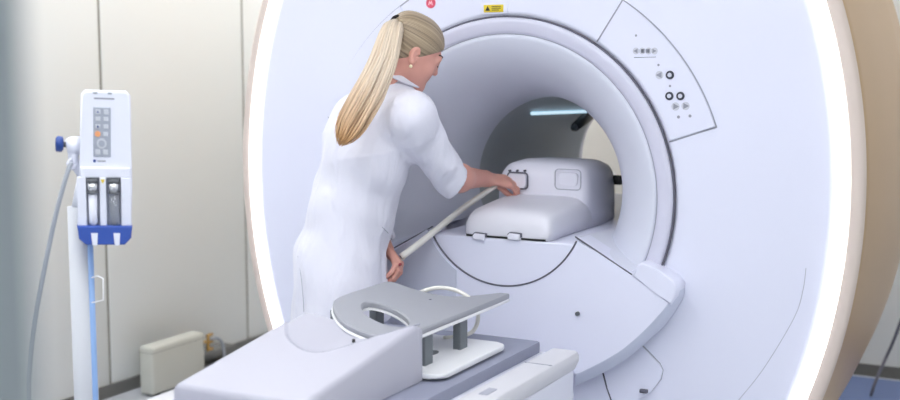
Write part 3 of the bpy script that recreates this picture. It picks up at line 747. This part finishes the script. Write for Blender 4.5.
# clamp with blue knob
cl = tube('clamp', [L3(66, 148, .04), L3(70, 147.5, .04), L3(80, 147, .04)], [.018, .022, .024], M['inj'], J, sides=20)
tube('clamp_arm', [L3(73, 150, .04), L3(72.5, 160, .04), L3(75, 168, .04), L3(80, 176, .05)], [.014, .013, .012, .012], M['inj'], J, sides=14)
V = []
kb = tube('clamp_knob', [L3(54.8, 145.5, .035), L3(56, 145.5, .035), L3(61.5, 146, .036), L3(63, 146, .036)], [.014, .020, .020, .013], M['navy'], J, sides=9)
tube('knob_stem', [L3(62, 146, .036), L3(67, 146.5, .037)], .007, M['dkgrey'], J, sides=10)
tube('cable_hook', catmull([L3(70, 160, .03), L3(67, 165, .02), L3(71, 170, .02), L3(75, 166, .03)], 5), .004, M['inj'], J, sides=8)
pp = [at(92, 277.5, D=3.05), at(98, 276, D=3.03), at(103.2, 278.5, D=3.02), at(103.6, 289, D=3.02), at(103.5, 300, D=3.02), at(97, 301.5, D=3.03), at(92, 302.5, D=3.05)]
tube('wire_hook', pp, .0018, M['platew'], J, sides=8)
adopt(J)
q = tube('grey_hose', catmull([L3(70, 164, .02), L3(66, 174, .01), L3(55, 208, 0), L3(45, 246, 0), L3(37, 280, 0), L3(28.5, 318, .02), L3(20, 370, .05), L3(16, 430, .08), np.append(L3(14, 500, .10)[:2], .012), np.append(L3(30, 560, .10)[:2], .012)], 6), .0058, M['hose'])
q['label'] = 'grey hose hanging down from the clamp of the injector'; q['category'] = 'hose'

# ================================================================ PERSON
fh = np.array([fw[0], fw[1], 0]); fh /= np.linalg.norm(fh); UZ = np.array([0, 0, 1.0])
az = math.radians(25)
TF = math.cos(az)*rt+math.sin(az)*fh            # torso facing
TL = np.cross(UZ, TF)                            # her left
YB = -.245
def wp(px, py, Y=YB): return at(px, py, Y=Y)
pel = wp(340, 268); wai = wp(352, 208); che = wp(368, 150); uch = wp(386, 113); nkb = wp(398, 88)
RS = uch-TL*.165+UZ*.0+TF*.015; LS = uch+TL*.165+TF*.02-UZ*.01
CF = wp(456.5, 183, -.135); cdir = rt*.80-up*.50+fh*.33; cdir /= np.linalg.norm(cdir); RE = CF-cdir*.035; RW = wp(485, 178.5, .14); 
LE = wp(362, 196, -.09); LW = wp(385, 249, -.16)
print('ARM', np.linalg.norm(RS-RE), np.linalg.norm(RE-RW), np.linalg.norm(LS-LE), np.linalg.norm(LE-LW), RS, RE, RW)
ah = math.radians(22); ph = math.radians(32)
hd = math.cos(ah)*rt+math.sin(ah)*fh
HF = math.cos(ph)*hd-math.sin(ph)*UZ; HU = math.sin(ph)*hd+math.cos(ph)*UZ; HR = np.cross(HF, HU)     # forward, up, her right
HC = wp(415.5, 48, -.235); HS = .915
HB = np.array([HR, HF, HU])
def hp(r, f, u): return HC+(HR*r+HF*f+HU*u)*HS
P = bpy.data.objects.new('person_root', None)  # replaced below
bpy.data.objects.remove(P)
b = SDF((-1.0, -.60, 0), (.12, .42, 1.66), .005)
# legs
HR_, HL_ = pel-TL*.085, pel+TL*.085
gx = TF*1.0
kR = np.array([HR_[0]-.03, HR_[1], .46]); kL = np.array([HL_[0]-.01, HL_[1], .46])+TF*.02
aR = np.array([kR[0]-.02, kR[1], .085])-TF*.03; aL = np.array([kL[0], kL[1], .085])-TF*.04
for h_, k_, a_ in ((HR_, kR, aR), (HL_, kL, aL)):
    b.cap(h_-UZ*.06, k_, .082, .052, .03); b.cap(k_, a_+(k_-a_)*.62, .052, .056, .03); b.cap(a_+(k_-a_)*.62, a_, .055, .034, .03)
    b.cap(a_, a_-UZ*.045-TF*.02, .034, .03, .02); b.cap(a_-UZ*.05, a_-UZ*.055+TF*.14, .034, .024, .03)
b.ecap(pel-UZ*.03, wai, (.165, .105), (.125, .09), TL, .05); b.ecap(wai, che, (.125, .09), (.15, .10), TL, .05); b.ecap(che, uch-UZ*.02, (.15, .10), (.14, .075), TL, .05)
b.cap(RS, LS, .052, .052, .05); b.cap(uch-TF*.01, hp(0, -.025, -.065), .052, .045, .04)
b.cap(RS, RE, .048, .040, .04); b.cap(LS, LE, .048, .038, .04)
b.cap(RE, RE+(RW-RE)*.3, .041, .042, .03); b.cap(RE+(RW-RE)*.3, RW, .041, .027, .03)
b.cap(LE, LE+(LW-LE)*.3, .040, .040, .03); b.cap(LE+(LW-LE)*.3, LW, .040, .026, .03)
# head
def he(c, r, k, op='u', B=None): b.ell(hp(*c), tuple(v*HS for v in r), k, HB if B is None else B, op)
he((0, -.012, .015), (.074, .093, .085), .03)
he((0, .030, -.040), (.061, .060, .070), .03)
he((0, .044, -.085), (.043, .040, .030), .03)
b.cap(hp(-.045, .010, -.080), hp(0, .070, -.108), .016, .015, .025); b.cap(hp(.045, .010, -.080), hp(0, .070, -.108), .016, .015, .025)
he((0, .080, .0), (.05, .014, .022), .02)
for s_ in (1, -1): he((s_*.036, .064, -.045), (.021, .020, .020), .02)
for s_ in (1, -1): he((s_*.030, .096, -0.0080), (.014, .013, .010), .01, 's')
for s_ in (1, -1): he((s_*.030, .078, -0.0090), (.014, .013, .011), .004)
b.cap(hp(0, .086, .003), hp(0, .103, -.032), .0065, .0075, .012); he((0, .102, -0.0360), (.012, .009, .0075), .008)
he((0, .084, -0.0610), (.021, .010, .006), .010); he((0, .082, -0.0710), (.018, .009, .006), .008)
he((0, .077, -.107), (.014, .012, .011), .015)
for s_ in (1, -1):      # ears
    eb = np.array([HR*s_*.92+HF*-.38, HF*.90+HU*.18+HR*s_*.36, HU*.95-HF*.20])
    eb = np.array([v/np.linalg.norm(v) for v in eb])
    he((s_*.075, -.014, -.036), (.010, .019, .032), .006, B=eb); he((s_*.084, -.008, -.034), (.010, .0105, .021), .003, 's', B=eb); he((s_*.077, -.010, -.062), (.006, .009, .009), .006, B=eb)
# hands
def hand(W, D, Nrm, thumb_side, curls, spread, thick=1.0, thumb=None):
    """W wrist, D palm direction, Nrm back-of-hand normal"""
    D = D/np.linalg.norm(D); Nrm = Nrm-D*(Nrm@D); Nrm /= np.linalg.norm(Nrm); Sd = np.cross(D, Nrm)*thumb_side   # Sd towards the thumb
    kn = []
    b.ecap(W-D*.01, W+D*.07, (.026, .016), (.036, .013), Sd, .02)
    for i, (o, ln) in enumerate(((.028, .092), (.010, .090), (-.009, .095), (-.026, .100))):
        pass
    L_ = [(.027, .082, (.040, .024, .020), .0088), (.0095, .088, (.044, .027, .021), .0090), (-.0085, .084, (.041, .025, .020), .0086), (-.0255, .076, (.032, .019, .018), .0078)]
    for i, (o, base, seg, r_) in enumerate(L_):
        p = W+Sd*o+D*base; ang = math.radians(curls[i][0]); dd = D
        b.cap(W+Sd*o*.8+D*.05, p, .010, r_+.001, .012)
        for j, s_ in enumerate(seg):
            ang = math.radians(sum(curls[i][:j+1])); dr = D*math.cos(ang)-Nrm*math.sin(ang)+Sd*spread[i]; dr /= np.linalg.norm(dr)
            p2 = p+dr*s_; b.cap(p, p2, r_*(1-.06*j), r_*(1-.06*(j+1)), .003 if j else .006); p = p2
        kn.append((p, dr, r_))
    t0 = W+Sd*.024+D*.022-Nrm*.006
    td = thumb if thumb is not None else (D*.8+Sd*.55-Nrm*.35)
    td = td/np.linalg.norm(td); t1 = t0+td*.042; t2 = t1+(td*.9+D*.35-Nrm*.25)/np.linalg.norm(td*.9+D*.35-Nrm*.25)*.032; t3 = t2+(D*.8+td*.4-Nrm*.3)/np.linalg.norm(D*.8+td*.4-Nrm*.3)*.024
    b.cap(t0, t1, .015, .0115, .015); b.cap(t1, t2, .0115, .0098, .004); b.cap(t2, t3, .0098, .0085, .004)
    kn.append((t3, t3-t2, .0085)); return kn
GR = at(513, 184, Y=.232)         # release handle grip point
Dr = GR-RW; Dr /= np.linalg.norm(Dr)
knR = hand(RW+Dr*.012, Dr+UZ*.05, UZ*.85-fw*.45, -1, [(18, 30, 25), (22, 34, 28), (26, 38, 30), (32, 40, 32)], (.05, .01, -.02, -.06), thumb=Dr*.75-UZ*.45-fw*.35)
Dl = wp(398, 262, -.20)-LW; 
knL = hand(LW, Dl, rt*.75-fw*.5+UZ*.1, 1, [(20, 45, 30), (28, 50, 35), (34, 52, 36), (38, 54, 38)], (.04, .0, -.03, -.06), thumb=Dl/np.linalg.norm(Dl)*.7+rt*.5-fw*.3)
P = b.obj('person', M['skin'])
P['label'] = 'woman in a white coat with blonde ponytail leaning over the table to the scanner'; P['category'] = 'person'
# nails
for kn_, nm in ((knR, 'r'), (knL, 'l')):
    for p, dr, r_ in kn_:
        dr = dr/np.linalg.norm(dr)
        q = p+dr*r_*.7-fw*0+UZ*0
        V, Fc = tube_data([q-dr*.004, q+dr*.002, q+dr*.0055], [r_*.62, r_*.70, r_*.3], 8)
        link_mesh('fingernail', V, Fc, M['nail'], P)
# lips, lash, brow, earring
def hcur(pts, r, m, nm): return tube(nm, catmull([hp(p[0], p[1], p[2]+.014) for p in pts], 5), r, m, P, sides=6)
hcur([(-.018, .077, -.0785), (-.009, .088, -.0755), (0, .0915, -.0770), (.009, .088, -.0755), (.018, .077, -.0785)], .0034, M['lips'], 'upper_lip')
hcur([(-.016, .076, -.083), (-.007, .086, -.0845), (0, .0885, -.0855), (.007, .086, -.0845), (.016, .076, -.083)], .0036, M['lips'], 'lower_lip')
for s_ in (1, -1):
    hcur([(s_*.018, .0885, -.029), (s_*.030, .0915, -.032), (s_*.041, .083, -.030), (s_*.046, .076, -.027)], .0015, M['lash'], 'eyelash')
    hcur([(s_*.014, .0915, .001), (s_*.030, .089, .005), (s_*.044, .076, .003), (s_*.050, .068, .0)], .0018, M['lash'], 'eyebrow')
bm = bmesh.new(); bmesh.ops.create_uvsphere(bm, u_segments=16, v_segments=10, radius=.0055, matrix=Matrix.Translation(Vector(hp(.082, -.008, -.076))))
finish('earring', bm, M['pearl'], P, smooth=True, auto=80)
# hair cap
tie = hp(0.004, -.098, .038)
h = SDF(tuple(HC-.17), tuple(HC+.17), .0032)
def hh_(c, r, k): h.ell(hp(*c), tuple(v*HS for v in r), k, HB)
hh_((0, -.010, .018), (.082, .100, .092), .01)
hh_((0, -.070, .045), (.045, .032, .038), .04)
hh_((0, -.055, -.040), (.056, .042, .048), .03)
# cut away the face side
sl, X = h._sl(HC-.17, HC+.17, 0); p_ = (X-HC)@HB.T.astype(np.float32)
p_ = p_/HS; r_, f_, u_ = p_[..., 0], p_[..., 1], p_[..., 2]
cutA = (1.02*f_-.040-u_)/1.43                     # face plane
cutB = (-.012-.45*(-f_)-u_ if False else (-.030-u_-.9*(-f_-.0)))        # lower nape line behind the ear
curve = np.where(f_ > -.018, 1.02*f_-.034-.25*np.abs(r_)*0, .0)
cut = np.minimum(cutA, 9)
cut2 = (-.085-u_)
d_ = np.maximum(h.D[sl], cut*HS); d_ = np.maximum(d_, cut2*HS)
# side parting hollow at the temples keeps the hairline rounded
h.D[sl] = d_
sfq = rng.uniform(9, 95, 16); sph = rng.uniform(0, 6.28, 16); srf = rng.uniform(-14, 14, 16)
def streak(a, rr):
    v = sum(np.sin(a*f_+p_+rr*r_)*(1/(1+f_/60)) for f_, p_, r_ in zip(sfq, sph, srf)); return np.clip(.5+v*.115, 0, 1)
def strands(V):
    q = (V-tie); l = q@HB.T; a = np.arctan2(l[:, 0], l[:, 2]+.02)*1.0; rr = np.linalg.norm(l, axis=1)
    s_ = streak(a, rr)*2-1
    n = (V-HC); n /= np.linalg.norm(n, axis=1)[:, None]
    return V+n*(s_*.0011)[:, None]
hair = h.obj('hair', None or M['skin'], P, fn=strands)
def hair_mat(name):
    m = bpy.data.materials.new(name); m.use_nodes = True; nt = m.node_tree; b_ = nt.nodes['Principled BSDF']
    at_ = nt.nodes.new('ShaderNodeAttribute'); at_.attribute_name = 'Col'; nt.links.new(at_.outputs['Color'], b_.inputs['Base Color'])
    b_.inputs['Roughness'].default_value = .42; b_.inputs['Specular IOR Level'].default_value = .4
    return m
HM = hair_mat('blonde_hair')
def paint(o, cols):
    me = o.data; ca = me.color_attributes.new('Col', 'FLOAT_COLOR', 'POINT'); ca.data.foreach_set('color', np.concatenate([cols, np.ones((len(cols), 1))], 1).astype(np.float32).ravel())
    me.materials.clear(); me.materials.append(HM)
V = np.array([v.co[:] for v in hair.data.vertices]); l = (V-tie)@HB.T; a = np.arctan2(l[:, 0], l[:, 2]+.02); rr = np.linalg.norm(l, axis=1)
st = streak(a, rr)[:, None]
cd, cl_ = np.array(lin((98, 82, 66))), np.array(lin((198, 178, 150)))
paint(hair, cd*(1-st)+cl_*st)
# ponytail
tp = [at(402, 21, D=3.60), at(394, 27, D=3.575), at(389, 42, D=3.55), at(383, 62, D=3.525), at(371, 88, D=3.50), at(357, 113, D=3.485), at(346, 134, D=3.48), at(340, 146, D=3.475)]
tp[0] = tie-HF*.0
cen = np.array(catmull(tp, 6)); nC = len(cen)
Vs, Fs, Cs = [], [], []
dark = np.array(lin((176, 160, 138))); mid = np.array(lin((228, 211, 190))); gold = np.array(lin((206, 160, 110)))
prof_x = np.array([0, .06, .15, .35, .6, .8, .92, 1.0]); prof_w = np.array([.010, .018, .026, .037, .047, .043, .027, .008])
for i in range(230):
    th = rng.uniform(0, 2*PI); rd = math.sqrt(rng.uniform(0.1, 1)); end = rng.uniform(.80, 1.0) if rd < .9 else rng.uniform(.75, .95)
    u0, v0 = rd*math.cos(th), rd*math.sin(th); ph_ = rng.uniform(0, 6.3); wv = rng.uniform(.001, .004); tint = rng.uniform(.84, 1.06)
    pts, rads, cs = [], [], []
    for k in range(16):
        s_ = k/15*end; ii = s_*(nC-1); i0 = min(int(ii), nC-2); c_ = cen[i0]*(1-(ii-i0))+cen[i0+1]*(ii-i0); tg = cen[i0+1]-cen[i0]; tg /= np.linalg.norm(tg)
        e1_ = np.cross(tg, fw); e1_ /= np.linalg.norm(e1_); e2_ = np.cross(tg, e1_)
        wd = np.interp(s_, prof_x, prof_w); pts.append(c_+e1_*(u0*wd+wv*math.sin(ph_+s_*9))+e2_*(v0*wd*.62+wv*math.cos(ph_+s_*7)))
        rads.append(.0042*min(1, .45+s_*4)*max(.12, min(1, (end-s_)/.22+.1)))
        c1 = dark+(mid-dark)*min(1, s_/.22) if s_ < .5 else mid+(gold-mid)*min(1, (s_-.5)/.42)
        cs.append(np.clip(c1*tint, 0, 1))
    v, f__ = tube_data(pts, rads, 5); o0 = len(Vs); Vs += v; Fs += [tuple(a_+o0 for a_ in f_) for f_ in f__]
    for c_ in cs: Cs += [c_]*5
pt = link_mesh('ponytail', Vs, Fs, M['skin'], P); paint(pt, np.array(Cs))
tx = cen[3]-cen[0]; tx /= np.linalg.norm(tx); q1 = np.cross(tx, HU); q1 /= np.linalg.norm(q1); q2 = np.cross(tx, q1)
tube('hair_tie', [tie+tx*.008+q1*.018*math.cos(a)+q2*.018*math.sin(a) for a in np.linspace(0, 2*PI, 29)[:-1]], .0055, M['tie'], P, closed=True)
tube('hair_tie', [tie-tx*.002+q1*.018*math.cos(a)+q2*.018*math.sin(a) for a in np.linspace(0, 2*PI, 29)[:-1]], .005, M['tie'], P, closed=True)
# white coat
c = SDF((-1.05, -.62, .38), (.15, .20, 1.60), .006)
hemz = .46
ph1 = wp(341, 300); hem = np.array([ph1[0]-.02, ph1[1], hemz])
c.ecap(hem+UZ*.05, ph1, (.205, .155), (.195, .137), TL, .05)
c.ecap(ph1, wp(340, 262), (.195, .137), (.187, .128), TL, .05)
c.ecap(wp(340, 262), wp(353, 205), (.187, .130), (.160, .118), TL, .06)
c.ecap(wp(353, 205), wp(367, 150), (.160, .118), (.172, .120), TL, .06)
c.ecap(wp(367, 150), wp(384, 112), (.172, .120), (.150, .088), TL, .06)
c.cap(RS, LS, .064, .062, .06); c.ell(wp(362, 118), (.13, .075, .07), .06, np.array([TL, TF, UZ]))
ca = (HC-nkb)/np.linalg.norm(HC-nkb); c.cap(uch, nkb+ca*.022, .075, .056, .05)
# right sleeve, bent at the elbow, open cuff
RSx = RS-UZ*.004
c.cap(RSx, CF-cdir*.02, .066, .054, .05); c.cap(CF-cdir*.03, CF+cdir*.03, .054, .054, .01)
# left sleeve
LC = LE+(LW-LE)*.84
c.cap(LS, LE, .062, .056, .05); c.cap(LE, LC, .056, .050, .03)
for (E_, C_, r_) in ((CF-cdir, CF, .048), (LE, LC, .044)):
    dd = (C_-E_)/np.linalg.norm(C_-E_)
    # flat cut plane through the cuff, then hollow it
    sl, X = c._sl(C_-.11, C_+.11, 0); pl_ = (X-C_)@dd.astype(np.float32)
    rad_ = np.linalg.norm(X-C_-pl_[..., None]*dd.astype(np.float32), axis=-1)
    near = (rad_ < .085) & (pl_ < .10)
    m_ = np.where(near & (pl_ > -.02), np.maximum(c.D[sl], pl_-.004), c.D[sl]); c.D[sl] = m_
    c.cap(C_+dd*.025, C_+dd*.09, r_-.008, r_-.004, .004, 's')
# hem cut and hollow
sl, X = c._sl((-1.05, -.62, .3), (.15, .2, .60), 0); c.D[sl] = np.maximum(c.D[sl], (hemz-X[..., 2]))
c.ecap(hem-UZ*.05, hem+UZ*.10, (.195, .145), (.18, .13), TL, .01, 's')
# the coat is pressed against the table rail
sl, X = c._sl((-.47, -.62, .3), (.15, .0, .66), 0)
tb_ = np.maximum(-.409-X[..., 0], X[..., 2]-.64); c.D[sl] = np.maximum(c.D[sl], -tb_)
# neck opening
c.cap(nkb+TF*.004+ca*.05, nkb+(HC-nkb)*.95, .050, .062, .006, 's')
def folds(V):
    out = V.copy(); q = V-che
    s1 = q@TF; s2 = q@TL; z = V[:, 2]
    w1 = np.exp(-((z-1.0)/.20)**2)
    ph2 = (q[:, 2]*42+s1*26)
    d = .0028*np.sin(ph2+2.2*np.sin(s2*14))*w1
    d += .0045*np.sin(s2*38+q[:, 2]*5+1.5*np.sin(z*9))*np.clip((.95-z)/.2, 0, 1)
    qp = q@(up*.87-rt*.5); ql = q@(rt*.87+up*.5)
    amp = np.exp(-((z-1.17)/.13)**2)*(.5+.5*np.sin(ql*13+1.1+qp*9))
    d += .0062*amp*(1-np.abs(np.sin(qp*30+1.6*np.sin(ql*8)+.8))**.7)
    cen_ = np.stack([np.interp(z, [.4, ph1[2], pel[2], wai[2], che[2], uch[2]], [hem[0], ph1[0], pel[0], wai[0], che[0], uch[0]]), np.interp(z, [.4, ph1[2], pel[2], wai[2], che[2], uch[2]], [hem[1], ph1[1], pel[1], wai[1], che[1], uch[1]])], 1)
    n = V[:, :2]-cen_; n /= np.linalg.norm(n, axis=1)[:, None]+1e-9; out[:, :2] += n*d[:, None]
    # sleeve creases
    ax = (RE-RS)/np.linalg.norm(RE-RS); t = (V-RS)@ax; ds = np.linalg.norm((V-RS)-t[:, None]*ax, axis=1)
    wS = np.exp(-(ds/.075)**4)*np.clip(t/.06, 0, 1)*(t < .34)
    nn = (V-RS)-t[:, None]*ax; nn /= np.linalg.norm(nn, axis=1)[:, None]+1e-9
    out += nn*(.0035*np.sin(t*52+3*(nn@TF)+(nn@UZ)*2)*wS)[:, None]
    return out
cobj = c.obj('white_coat', M['coat'], P, fn=folds)
# collar
cr = []
ca = (HC-nkb); ca /= np.linalg.norm(ca); c1 = np.cross(ca, TL); c1 /= np.linalg.norm(c1); c2 = np.cross(ca, c1)
V, Fc = [], []; nK = 40
for k in range(nK+1):
    a = -PI*.86+2*PI*.86*k/nK; dr = c1*math.cos(a)*(1 if (c1@TF) < 0 else -1)+c2*math.sin(a)
    for (ro, zo) in ((.066, -.040), (.053, .034), (.057, .038), (.076, .006), (.074, .002), (.062, .022), (.070, -.040)):
        V.append(nkb+dr*(ro-.003)+ca*(zo+.030))
for k in range(nK):
    for j in range(7): Fc.append((k*7+j, k*7+(j+1) % 7, (k+1)*7+(j+1) % 7, (k+1)*7+j))
Fc += [tuple(range(7))[::-1], tuple(nK*7+j for j in range(7))]
link_mesh('collar', V, Fc, M['coat'], P)
# trousers and shoes
t_ = SDF((-1.0, -.60, .03), (.1, .3, .9), .008)
for h_, k_, a_ in ((HR_, kR, aR), (HL_, kL, aL)):
    t_.cap(h_-UZ*.08, k_, .098, .072, .04); t_.cap(k_, a_+UZ*.03, .072, .060, .03)
t_.obj('trousers', M['trouser'], P)
for a_ in (aR, aL):
    s3 = SDF(tuple(a_-.22), tuple(a_+.25), .006)
    g0 = np.array([a_[0], a_[1], .0])
    s3.ecap(g0-TF*.03+UZ*.045, g0+TF*.16+UZ*.036, (.040, .042), (.040, .030), TL, .02)
    sl, X = s3._sl(a_-.25, a_+.25, 0); s3.D[sl] = np.maximum(s3.D[sl], .003-X[..., 2]); 
    s3.cap(g0+UZ*.05, g0+UZ*.2, .036, .034, .006, 's')
    s3.obj('shoe', M['shoe'], P)
# coat back slit line and pocket seam on the hip
def coat_pt(px, py, push=.0):
    o0 = CAM; d = ray(px, py); d = d/np.linalg.norm(d)
    dg = bpy.context.evaluated_depsgraph_get(); r0 = cobj.ray_cast(Vector(o0), Vector(d))
    return np.array(r0[1])-d*push if r0[0] else None
for ptsx, r0 in (([(298, 256), (301, 275), (303, 295), (304, 312)], .0014), ([(382, 227), (388, 233), (392, 240)], .0012)):
    q = [coat_pt(*p) for p in ptsx]; q = [v for v in q if v is not None]
    if len(q) > 2: tube('coat_seam', catmull(q, 4), r0, M['seam_soft'], P, sides=5)
# the cream coil lead in her hands
ptsL = [at(497, 185, Y=.19), at(484, 193.5, Y=.12), at(462, 209, Y=.02), at(436, 230, Y=-.085), at(416, 246, Y=-.15), at(401, 257, Y=-.185)]
tb = catmull([at(503, 181, Y=.215)]+ptsL, 5)
q = tube('coil_lead', tb, [.0085+.0028*k/(len(tb)-1) for k in range(len(tb))], M['tube'], sides=14)
q['label'] = 'straight cream coil lead held between both hands of the woman'; q['category'] = 'lead'
e_ = tb[-1]; d_ = (tb[-1]-tb[-2]); d_ /= np.linalg.norm(d_)
tube('open_end', [e_-d_*.001, e_+d_*.0012], .0075, M['black'], q, sides=14)
ptsM = catmull([at(403, 256, Y=-.18)+np.array([0, 0.004, -.006]), at(397, 263, Y=-.19), at(392.5, 270, Y=-.195), at(391, 278, Y=-.2), at(390, 300, Y=-.2)], 5)
tube('lead_tail', ptsM, .0062, M['tube'], q, sides=10)
#PERSONEND
# ================================================================ CAMERA, WORLD
cam = bpy.data.cameras.new('camera'); co = bpy.data.objects.new('camera', cam); C.objects.link(co)
mw = Matrix.Identity(4)
for j in range(3): mw[j][0] = rt[j]; mw[j][1] = up[j]; mw[j][2] = -fw[j]; mw[j][3] = CAM[j]
co.matrix_world = mw
cam.sensor_width = 36; cam.lens = 48; cam.clip_start = .02
cam.dof.use_dof = True; cam.dof.focus_distance = 3.55; cam.dof.aperture_fstop = 2.0
S.camera = co
w = bpy.data.worlds.new('world'); S.world = w; w.use_nodes = True
w.node_tree.nodes['Background'].inputs[0].default_value = (.9, .93, 1, 1); w.node_tree.nodes['Background'].inputs[1].default_value = .5
S.view_settings.view_transform = 'Standard'; S.view_settings.look = 'None'; S.view_settings.gamma = 1; S.view_settings.use_curve_mapping = False
S.view_settings.exposure = -0.09
